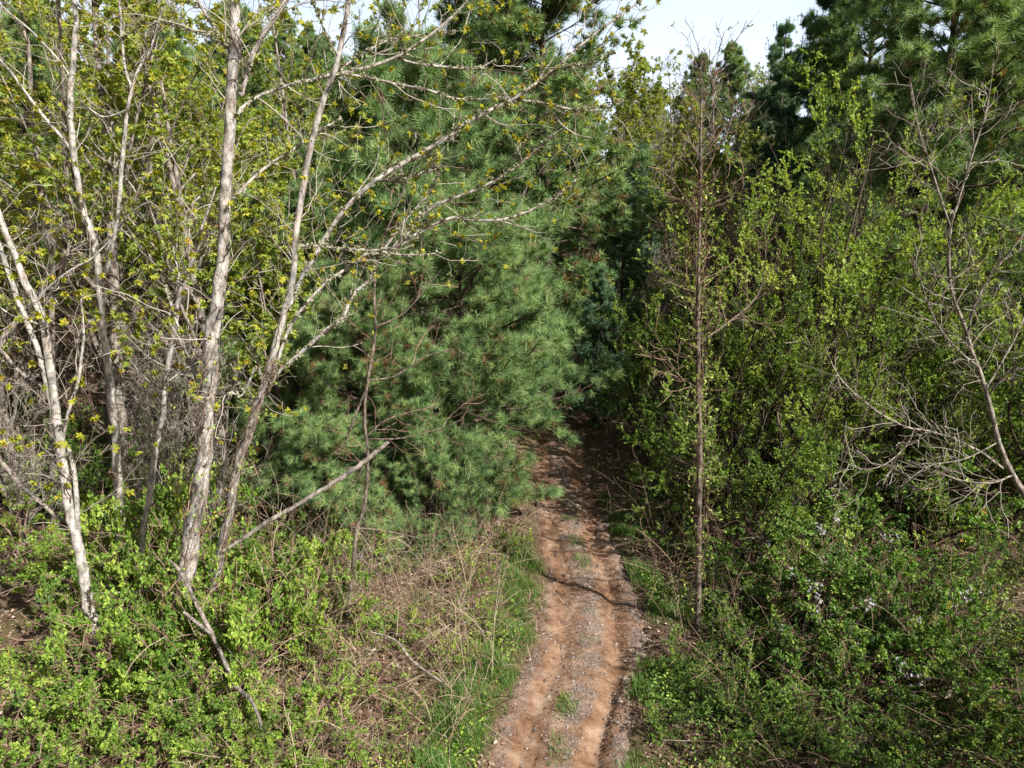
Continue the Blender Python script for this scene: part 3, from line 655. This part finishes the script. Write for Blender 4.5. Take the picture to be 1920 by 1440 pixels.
P(tall, 2030, 23, 1.05, 'big pine cut by the right edge behind the bare forked tree', 5.4)
P(tall, 1570, 30, 1.22, 'pine with many upright candles on the skyline right of the sky gap', 1.1)
P(blue, 1495, 32, 1.5, 'bluish candle topped pine stepping down into the sky gap', 2.5)
P(blue, 1430, 37, 1.36, 'lowest bluish pine at the right foot of the sky gap', .5)
P(tall, 1345, 50, .95, 'lone dark pine in the middle of the sky gap behind the straight sapling', 2.2)
P(tall, 1295, 54, .90, 'dark pine just left of the lone pine in the sky gap', 5.2)
P(tall, 330, 27, .95, 'green pine deep in the wood behind the thin sapling and thickest trunk', 3.7)
P(tall, 120, 24, .85, 'dark pine deep in the wood behind the forked birch', .7)
P(tall, 480, 33, .95, 'pine deep in the wood behind the dark forking limb', 1.9)
for i, (px, Y, s_) in enumerate([(620, 36, .85), (-160, 26, 1.0), (760, 38, .85), (2150, 30, 1.0), (1780, 33, 1.0), (1930, 38, 1.0)]):
    P(tall, px, Y, s_, 'pine of the back row mostly hidden by nearer trees', None, group='pines of the back row')

# ------------------------------------------------------------------ the wood behind
spring = [Kind(make_tree('broadleaf_tree', 'tree', H_, r_, np.random.default_rng(40+i), 'bark_grey', 'twig_grey', 'leaf_spring', 17, .18, .11, 3, 5, 2, st_, 40, 5)) for i, (H_, r_, st_) in enumerate([(15, .14, 1), (12, .10, 2), (9, .07, 2)])]
bare = [Kind(make_tree('bare_tree', 'tree', H_, r_, np.random.default_rng(60+i), 'bark_grey', tw_, None, 17, .15, stems=st_, fine=6)) for i, (H_, r_, st_, tw_) in enumerate([(11, .10, 1, 'twig_grey'), (6.5, .05, 3, 'twig_red'), (4.2, .035, 4, 'twig_grey')])]
lab_s = 'slim broadleaf tree hazed with fresh yellow green leaves in the wood behind the pale stems'
k = 0
for gy in np.arange(16, 44, 4.2):
    for px in range(-220, 860, 150 if gy < 26 else 130):
        x = gx(px+G.uniform(-60, 60), gy, 3); y = gy+G.uniform(-1.8, 1.8)
        if px > 560 and gy < 30: continue
        spring[k % 3].put(x, y, G.uniform(.8, 1.15), None, lab_s, 'spring trees behind the pale stems'); k += 1
for i in range(30):
    px = G.uniform(-250, 440); y = G.uniform(12.5, 27)
    bare[1+i % 2].put(gx(px, y, 1), y, G.uniform(.75, 1.2), None, 'leafless tangled understory shrub tree among the pale stems', 'leafless understory left of the pines')
for i, (px, y, s_) in enumerate([(1215, 44, 1.25), (1235, 60, 1.1), (1400, 58, .95), (1470, 62, .9)]):
    bare[0].put(gx(px, y), y, s_, None, ['thin leafless tree standing against the sky left of the lone pine', 'faint leafless tree against the sky furthest to the left of the gap', 'leafless tree at the skyline right of the lone dark pine', 'low leafless tree on the skyline beside the candle topped pines'][i])
for i in range(12):
    px = 1160+i*26+G.uniform(-12, 12); y = G.uniform(38, 52)
    bare[0].put(gx(px, y, 6), y, G.uniform(.9, 1.25), None, 'thin leafless tree in the hazy row at the bottom of the sky gap', 'leafless row in the sky gap')
for i in range(14):
    px = G.uniform(1170, 1500); y = G.uniform(48, 64)
    spring[i % 3].put(gx(px, y, 6), y, G.uniform(.7, .9), None, 'budding tree of the far row closing the sky gap', 'budding far row in the sky gap')
for i in range(16):
    px = G.uniform(1150, 1440); y = G.uniform(22, 38)
    bare[1 + (i % 3 == 0)].put(gx(px, y), y, G.uniform(.9, 1.15), None, 'reddish brown leafless brush behind the straight sapling', 'brown brush beyond the bend')
for i in range(12):
    px = G.uniform(1000, 1480); y = G.uniform(30, 46)
    spring[1 if px < 1260 else 2].put(gx(px, y), y, G.uniform(.85, 1.1), None, 'pale green budding tree beyond the bend below the sky gap', 'budding trees below the sky gap')
for i in range(14):
    px = 1480+i*60+G.uniform(-40, 40); y = G.uniform(24, 42)
    spring[2 if px < 1720 else i % 3].put(gx(px, y), y, G.uniform(.75, .95), None, 'yellow green broadleaf tree behind the right hand thicket', 'broadleaf trees behind the thicket')
# far wood on the slopes
for i in range(120):
    y = G.uniform(46, 95); px = G.uniform(-150, 2070)
    if 1150 < px < 1520: y += 40
    kd = [spring[0], bare[0], spring[1], tall][i % 4]
    kd.put(gx(px, y, 6), y, G.uniform(.7, .95), None, 'distant tree of the wooded slope far behind the track', 'far trees of the wooded slope')

# ------------------------------------------------------------------ thicket right of the track
thick = [Kind(make_shrub('thicket_tree', 'shrub', H_, sp, np.random.default_rng(80+i), st_, lf_, 'twig_dark', ls_, 13, 7, nl_, .09, 0, wd_, bare=.46, shell=.8)) for i, (H_, sp, st_, lf_, ls_, nl_, wd_) in enumerate([(8.2, 1.9, 13, 'leaf_thicket', .086, 13, .28), (6.4, 2.1, 14, 'leaf_thicket', .066, 16, .25), (4.4, 2.2, 15, 'leaf_mid', .06, 15, .3)])]
TK = [
 (1262, 15.0, 2, .74, 'leafy arching shrub bulging over the right side of the track at the bend'),
 (1215, 19.0, 2, .70, 'shrub in deep shade just inside the bend of the track'),
 (1290, 17.5, 2, 1.05, 'green shrub close behind the straight vine wrapped sapling'),
 (1215, 23, 2, 1.05, 'dark leafy shrub beyond the bend under the bluish pine'),
 (1370, 15.3, 1, .95, 'bright green thicket shrub right of the straight sapling'),
 (1440, 17.5, 0, 1.0, 'tall leafy thicket tree with upright shoots nearest the sky gap'),
 (1530, 16.4, 0, .98, 'tallest thicket tree with bright upright shoots below the candle topped pines'),
 (1620, 17.6, 0, .95, 'tall thicket tree below the big soft needled pine'),
 (1400, 12.8, 2, .85, 'bright leafed shrub with few white flowers behind the low bushes'),
 (1510, 13.6, 1, .86, 'broad green thicket shrub left of the bare forked tree'),
 (1620, 14.6, 1, .92, 'mid height thicket shrub behind the arching bare branch'),
 (1720, 16.0, 1, 1.05, 'leafy thicket shrub behind the fork of the bare tree'),
 (1800, 14.0, 2, 1.15, 'leafy shrub behind the trunk of the bare forked tree'),
 (1900, 15.5, 1, 1.0, 'thicket shrub at the right edge behind the bare branches'),
 (1980, 13.0, 2, 1.2, 'shrub beyond the right edge beside the bare forked tree'),
 (1350, 21.5, 1, 1.0, 'taller shrub at the back between the sapling and the thicket'),
 (1690, 21.0, 0, .85, 'thicket tree in the second row under the big pines'),
 (1860, 19.5, 0, .85, 'thicket tree in the second row at the far right'),
]
for px, y, kk, s_, lb in TK: thick[kk].put(gx(px, y, 1), y, s_, None, lb)

# ------------------------------------------------------------------ low bushes
flow = Kind(make_shrub('flowering_bush', 'bush', 1.7, 1.5, np.random.default_rng(90), 26, 'leaf_dark', 'twig_red', .060, 8, 6, 7, .02, 15, bare=.3, arch=.22))
low = Kind(make_shrub('green_bush', 'bush', 1.7, 1.3, np.random.default_rng(91), 24, 'leaf_bush', 'twig_red', .058, 9, 5, 8, .01, bare=.42, arch=.22))
low2 = Kind(make_shrub('green_bush', 'bush', 1.0, 1.0, np.random.default_rng(92), 16, 'leaf_bush', 'twig_red', .045, 7, 5, 4, .03, bare=.4, arch=.15))
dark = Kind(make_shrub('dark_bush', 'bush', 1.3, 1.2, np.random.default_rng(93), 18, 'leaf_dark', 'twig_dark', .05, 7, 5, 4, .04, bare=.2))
FL = [(1500, 10.6, 1.0, 'flowering bush with white blossom clumps on its left flank, under the thicket'), (1640, 9.6, 1.05, 'biggest flowering bush at lower right, white clumps along its top'),
      (1740, 8.7, .9, 'flowering bush with white clumps beside the lower right corner'), (1590, 8.5, .8, 'low flowering bush in front of the biggest flowering bush'), (1470, 12.2, .95, 'flowering bush with white clumps at the foot of the thicket'), (1580, 12.4, .9, 'flowering bush with scattered white clumps under the arching bare branch')]
for px, y, s_, lb in FL: flow.put(gx(px, y, .6), y, s_, None, lb)
DK = [(1420, 9.4, .75, 'dark low bush left of the flowering bushes'), (1910, 11.6, .9, 'dark bush at the right edge under bare branches'), (1850, 9.2, 1.05, 'dark tangled bush under the bare forked tree'), (1870, 7.6, .9, 'dark bush in the lower right corner'), (1700, 7.5, .7, 'low dark bush at the bottom edge right of the track'),
      (1540, 7.5, .6, 'small dark bush at the bottom edge nearest the track'), (1370, 10.9, .8, 'dark bush just right of the foot of the straight sapling'), (1290, 12.6, .8, 'dark bush behind the foot of the straight sapling, beside the track'), (1245, 14.2, .75, 'shaded bush under the arching shrub at the track edge'),
      (1760, 10.9, 1.0, 'shaded bush between the flowering bushes and the bare forked tree'), (1330, 8.4, .5, 'little shaded bush on the right verge of the track'), (1285, 9.4, .5, 'small dark bush on the right track edge, lower than the straight sapling foot'), (1250, 8.0, .38, 'smallest dark bush nearest the bottom of the right track edge'), (1400, 7.9, .6, 'dark bush at the bottom edge left of the small shaded bushes'), (1450, 8.5, .72, 'dark bush in front of the flowering bush with white on its left flank'), (1390, 9.9, .7, 'dark bush between the straight sapling foot and the flowering bushes'), (1620, 7.2, .6, 'dark bush at the bottom edge under the flowering bushes')]
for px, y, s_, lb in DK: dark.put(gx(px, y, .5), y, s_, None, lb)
LW = [(60, 7.5, .8, 'bright green bush in the lower left corner'), (190, 7.9, .85, 'bright green bush in front of the foot of the speckled birch'), (320, 7.7, .9, 'bright green bush in front of the foot of the thickest trunk'), (430, 7.5, .6, 'bright green bush where the fallen pole ends'),
      (560, 7.6, .7, 'bright green bush at the bottom edge left of the dead canes'), (450, 11.3, 1.2, 'tall leafy bush behind the thickest trunk foot'),
      (250, 11.2, 1.15, 'leafy bush between the speckled birch and the thickest trunk'), (540, 11.8, 1.0, 'leafy bush under the propped pole'), (390, 10.0, .8, 'green bush against the right side of the thickest trunk'), (120, 11.8, .8, 'leafy bush behind the speckled birch foot')]
for px, y, s_, lb in LW: low.put(gx(px, y, .5), y, s_, None, lb)
for px, y, s_, z_, lb in [(270, 8.5, .95, 1.5, 'tall leafy bush hiding the foot of the thickest trunk on its left'), (350, 8.0, .7, 1.2, 'leafy bush right before the foot of the thickest trunk'), (450, 8.9, 1.0, 1.5, 'tall leafy bush hiding the foot of the slanting stem'),
      (240, 10.2, .85, 1.5, 'tall leafy bush beside the thin pale sapling stem'), (330, 10.9, 1.1, 1.7, 'tallest leafy bush behind the two pale stems'), (560, 10.0, 1.0, 1.3, 'leafy bush sprawling below the propped pole')]:
    low.put(gx(px, y, .5), y, s_*1.05, None, lb, zs=z_)
L2 = [(720, 12.4, .9, 'thin leafed bush at the foot of the young pine'), (880, 11.6, .75, 'sparse green bush at the left edge of the track below the pine boughs'), (950, 12.8, .7, 'green bush on the track edge right under the lowest pine bough'), (780, 9.8, .7, 'sparse yellow green bush among dead canes'),
      (840, 9.2, .65, 'sparse yellow green bush nearest the grass verge'), (660, 8.6, .7, 'sparse bush among dead canes at the foot of the thin dark sapling'), (610, 9.3, .8, 'sparse bush left of the thin dark sapling'), (760, 8.1, .5, 'little sparse bush on the grassy bank'), (60, 9.6, .4, 'little green bush on the open leaf litter'), (110, 10.6, .6, 'little green bush on the litter slope below the straight pole'), (905, 10.4, .65, 'leafy bush on the left track edge above the grass')]
for px, y, s_, lb in L2: low2.put(gx(px, y, .4), y, s_, None, lb)

for i in range(26):
    px = G.uniform(-60, 700); y = G.uniform(12.2, 20)
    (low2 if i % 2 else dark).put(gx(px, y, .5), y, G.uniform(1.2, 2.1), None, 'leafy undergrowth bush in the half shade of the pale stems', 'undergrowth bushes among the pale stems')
for i in range(9):
    px = G.uniform(1180, 1900); y = G.uniform(12, 19)
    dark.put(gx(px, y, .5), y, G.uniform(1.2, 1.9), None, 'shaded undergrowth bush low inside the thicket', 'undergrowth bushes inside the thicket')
# climbing vines on the straight sapling
def vine(label, Y, axis, r, leaf, n, lsize, rng):
    A, _ = line3([(a, b, 10) for a, b in axis], Y, None, 80)
    root = thing('climbing_vine', label, 'vine', tuple(A[0])); b = Buf(); lf = Buf(); PP = []
    for k in range(7):
        t = np.linspace(0, 1, 80); ph = rng.uniform(0, 6.28)+t*rng.uniform(8, 20); rr = r*rng.uniform(.2, 1)
        PP.append(A + np.stack([np.cos(ph)*rr, np.sin(ph)*rr, 0*t], -1)*(1+.6*rng.normal(size=(80, 1))*.3))
    PP = np.array(PP); tubes(b, PP, np.full((7, 80), .004), 4, rng)
    P1, R1 = spawn(PP, np.full((7, 80), .004), n, .03, .98, 1.1, 1, 7, .22, -.05, .8, rng, 0, absln=.38)
    tubes(b, P1, R1, 3, rng); b.build('stems', M['twig_red'], root, tuple(A[0]))
    p, d = along(P1, 5, .2, 1, rng); d = unit(d*.5+rng.normal(size=d.shape)*.7)
    leaves(lf, p, d, lsize, rng); lf.build('foliage', M[leaf], root, tuple(A[0])); return root
vr = np.random.default_rng(5)
vine('leafy vine twining up the straight sapling right of the track', 10.4, [(1308, 1180), (1311, 950), (1312, 800), (1310, 650), (1309, 480), (1312, 330)], .16, 'leaf_thicket', 32, .055, vr)
vine('bright green vine climbing the thickest pale trunk', 8.8, [(335, 1290), (352, 1080), (372, 930), (384, 800), (395, 640)], .2, 'leaf_bush', 7, .055, vr)
vine('leafy vine climbing the slanting stem', 9.2, [(388, 1240), (420, 1000), (445, 880), (490, 740), (512, 660)], .12, 'leaf_bush', 7, .055, vr)

# ------------------------------------------------------------------ trees outside the view that shade the right hand side
SH = [(7.0, 3.4, 1, .72), (8.9, 4.8, 1, .85), (9.5, 2.0, 0, .7), (6.2, .6, 1, .72), (11.5, 4.2, 0, .8), (5.0, -1.5, 1, .8)]
for x, y, kk, s_ in SH: thick[kk].put(x, y, s_, None, 'leafy tree standing beyond the right edge, beside the lower bushes', 'trees beyond the right edge')

# ------------------------------------------------------------------ what nobody could count
def scatter(n, x0, x1, y0, y1, dmin, dmax=99, near=1.0):
    y = y0+(y1-y0)*G.random(n)**near; x = G.uniform(x0, x1, n)
    d = track_dist(x, y); k = (d > dmin) & (d < dmax)
    return x[k], y[k], d[k]
# leaf litter
x, y, d = scatter(80000, -11, 9, 5.5, 22, .72, near=1.4)
kx = np.sin(x*2.1+y)*np.cos(y*1.7-x*.6); k = (kx+G.normal(size=len(x))*.6) > -.4; k &= (d > 1.05) | (G.random(len(d)) < .35*np.clip((d-.7)/.35, 0, 1)); x, y, d = x[k], y[k], d[k]
b = Buf(); p = np.stack([x, y, np.maximum(hz(x, y, d), np.where(d < 1.1, -.065, -9))+.012], -1); dd = G.normal(size=p.shape); dd[:, 2] *= .25
leaves(b, p, unit(dd), .075, G, .3, 2.0); o = b.build('fallen_leaves', M['litter']); o['kind'] = 'stuff'
# grass on the verges
def grass(name, x, y, d, h, n2=1):
    n = len(x); b = Buf(); z = np.maximum(hz(x, y, d), np.where(d < 1.1, -.08, -9))-.02; h = h*np.clip(.75+.45*np.sin(x*4.3+y*2.1)*np.sin(y*3.1-x)+.3*np.sin(y*7+x*5), .3, 1.6)
    p = np.stack([x, y, z], -1); az = G.uniform(0, 6.28, n); L = h*G.uniform(.5, 1.3, n)
    dr = np.stack([np.cos(az), np.sin(az), 0*az], -1); sd = np.stack([-np.sin(az), np.cos(az), 0*az], -1)*.0045
    q = p + dr*(L*.18)[:, None]+np.array([0, 0, 1])*(L*.6)[:, None]; t = p+dr*(L*G.uniform(.3, .75, n))[:, None]+np.array([0, 0, 1])*(L*.92)[:, None]
    V = np.stack([p-sd, p+sd, q+sd*.8, q-sd*.8, t], 1); f0 = np.arange(n)[:, None]*5
    tn = np.clip(G.normal(.5, .2, n), 0, 1); tn[G.random(n) < .06] = 1
    b.v.append(V.reshape(-1, 3).astype(np.float32)); b.f += [f0+np.array([[0, 1, 2, 3]]), f0+np.array([[3, 2, 4]])]; b.t.append(np.repeat(tn, 5).astype(np.float32)); b.sm += [False, False]; b.n = n*5
    o = b.build(name, M['grass']); o['kind'] = 'stuff'
x, y, d = scatter(150000, -2.6, 1.6, 6, 13.5, .80, 2.0)
cx = np.interp(y, TRK[:, 1], TRK[:, 0]); edge = .5+.5*np.sin(y*3.3+x*2)*np.sin(y*1.7+2); prob = np.exp(-((d-1.22)/.36)**2)*np.where(y < 10.8, 1, .45)*np.clip(edge+(d-.95)*3, 0, 1); k = (x < cx) & (G.random(len(x)) < prob); grass('grass', x[k], y[k], d[k], .26)
x, y, d = scatter(110000, 1.0, 4.2, 6, 16, .80, 2.0)
cx = np.interp(y, TRK[:, 1], TRK[:, 0]); cl = np.sin(x*3+y*2.2)+np.sin(y*3.7) > .1; k = (x > cx) & cl & (G.random(len(x)) < np.exp(-((d-1.2)/.4)**2)*.8); grass('verge_grass', x[k], y[k], d[k], .2)
x, y, d = scatter(90000, -.2, 2.4, 7.5, 17, 0, .15); k = (np.sin(y*2.6)+np.sin(y*5.1+1) > -.2) & (G.random(len(x)) < .4); 
if k.sum(): grass('crown_grass', x[k], y[k], d[k], .12)
x, y, d = scatter(60000, -9, 0, 6, 13, 1.2); k = (np.sin(x*1.9+.6)*np.sin(y*2.3+x) > .25) & (G.random(len(x)) < .5); grass('bank_grass', x[k], y[k], d[k], .16)
# low leafy ground cover
def cover(name, n, x0, x1, y0, y1, thr, mat, size, dmin=1.0, hh=.22):
    x, y, d = scatter(n, x0, x1, y0, y1, dmin); c = np.sin(x*1.3+y*.7+1)*np.sin(y*1.5-x*.5)+.5*np.sin(x*3.1)*np.sin(y*2.9)+G.normal(size=len(x))*.25
    k = c > thr; x, y, d = x[k], y[k], d[k]; p = np.stack([x, y, hz(x, y, d)+hh*G.random(len(x))**1.3], -1)
    b = Buf(); leaves(b, p, unit(G.normal(size=p.shape)*[1, 1, .4]+[0, 0, .3]), size, G, .3); o = b.build(name, M[mat]); o['kind'] = 'stuff'
cover('ground_cover', 90000, -9, .2, 6.2, 16, .45, 'leaf_bush', .05)
cover('shaded_ground_cover', 80000, 1.8, 10, 6, 12, .05, 'leaf_dark', .05)
cover('wood_ground_cover', 60000, -20, 8, 16, 34, .2, 'leaf_dark', .08, hh=.4)
# dead bramble canes and twigs
def canes(name, n, x0, x1, y0, y1, L, mat, rise=.7, dmin=1.1):
    x, y, d = scatter(n, x0, x1, y0, y1, dmin); N = len(x)
    p = np.stack([x, y, hz(x, y, d)-.03], -1); az = G.uniform(0, 6.28, N); el = np.abs(G.normal(rise, .35, N))
    dr = np.stack([np.cos(az)*np.cos(el), np.sin(az)*np.cos(el), np.sin(el)], -1); st = (L*G.uniform(.3, 1.3, N)/11)[:, None]; out = [p]; bend = np.abs(G.normal(0, .075, (N, 1)))
    for i in range(11):
        dr = unit(dr+G.normal(size=dr.shape)*np.where(G.random((N, 1)) < .12, .35, .03)+[0, 0, -1]*bend); p = p+dr*st; out.append(p)
    PP = np.stack(out, 1); RR = np.exp(G.normal(-5.75, .45, (N, 1)))*np.linspace(1, .4, 12)[None]
    b = Buf(); tubes(b, PP, RR, 4, G); Q, S_ = spawn(PP, RR, 3, .2, .95, .8, .4, 6, .15, -.02, .7, G); tubes(b, Q, np.maximum(S_, .0025), 3, G)
    o = b.build(name, M[mat]); o['kind'] = 'stuff'
canes('dead_canes', 1300, -5.2, .2, 6.8, 14, 1.1, 'cane')
canes('brush_twigs', 800, -11, -1, 10.5, 18, 1.6, 'twig_grey', .9)
canes('thicket_twigs', 1200, 2.6, 10, 7, 19, 1.7, 'twig_red', .9)
canes('tall_dead_canes', 260, -4.6, -.2, 8, 13.5, 2.2, 'cane', 1.0)
canes('litter_twigs', 1600, -10, 9, 6, 18, .9, 'cane', .12)
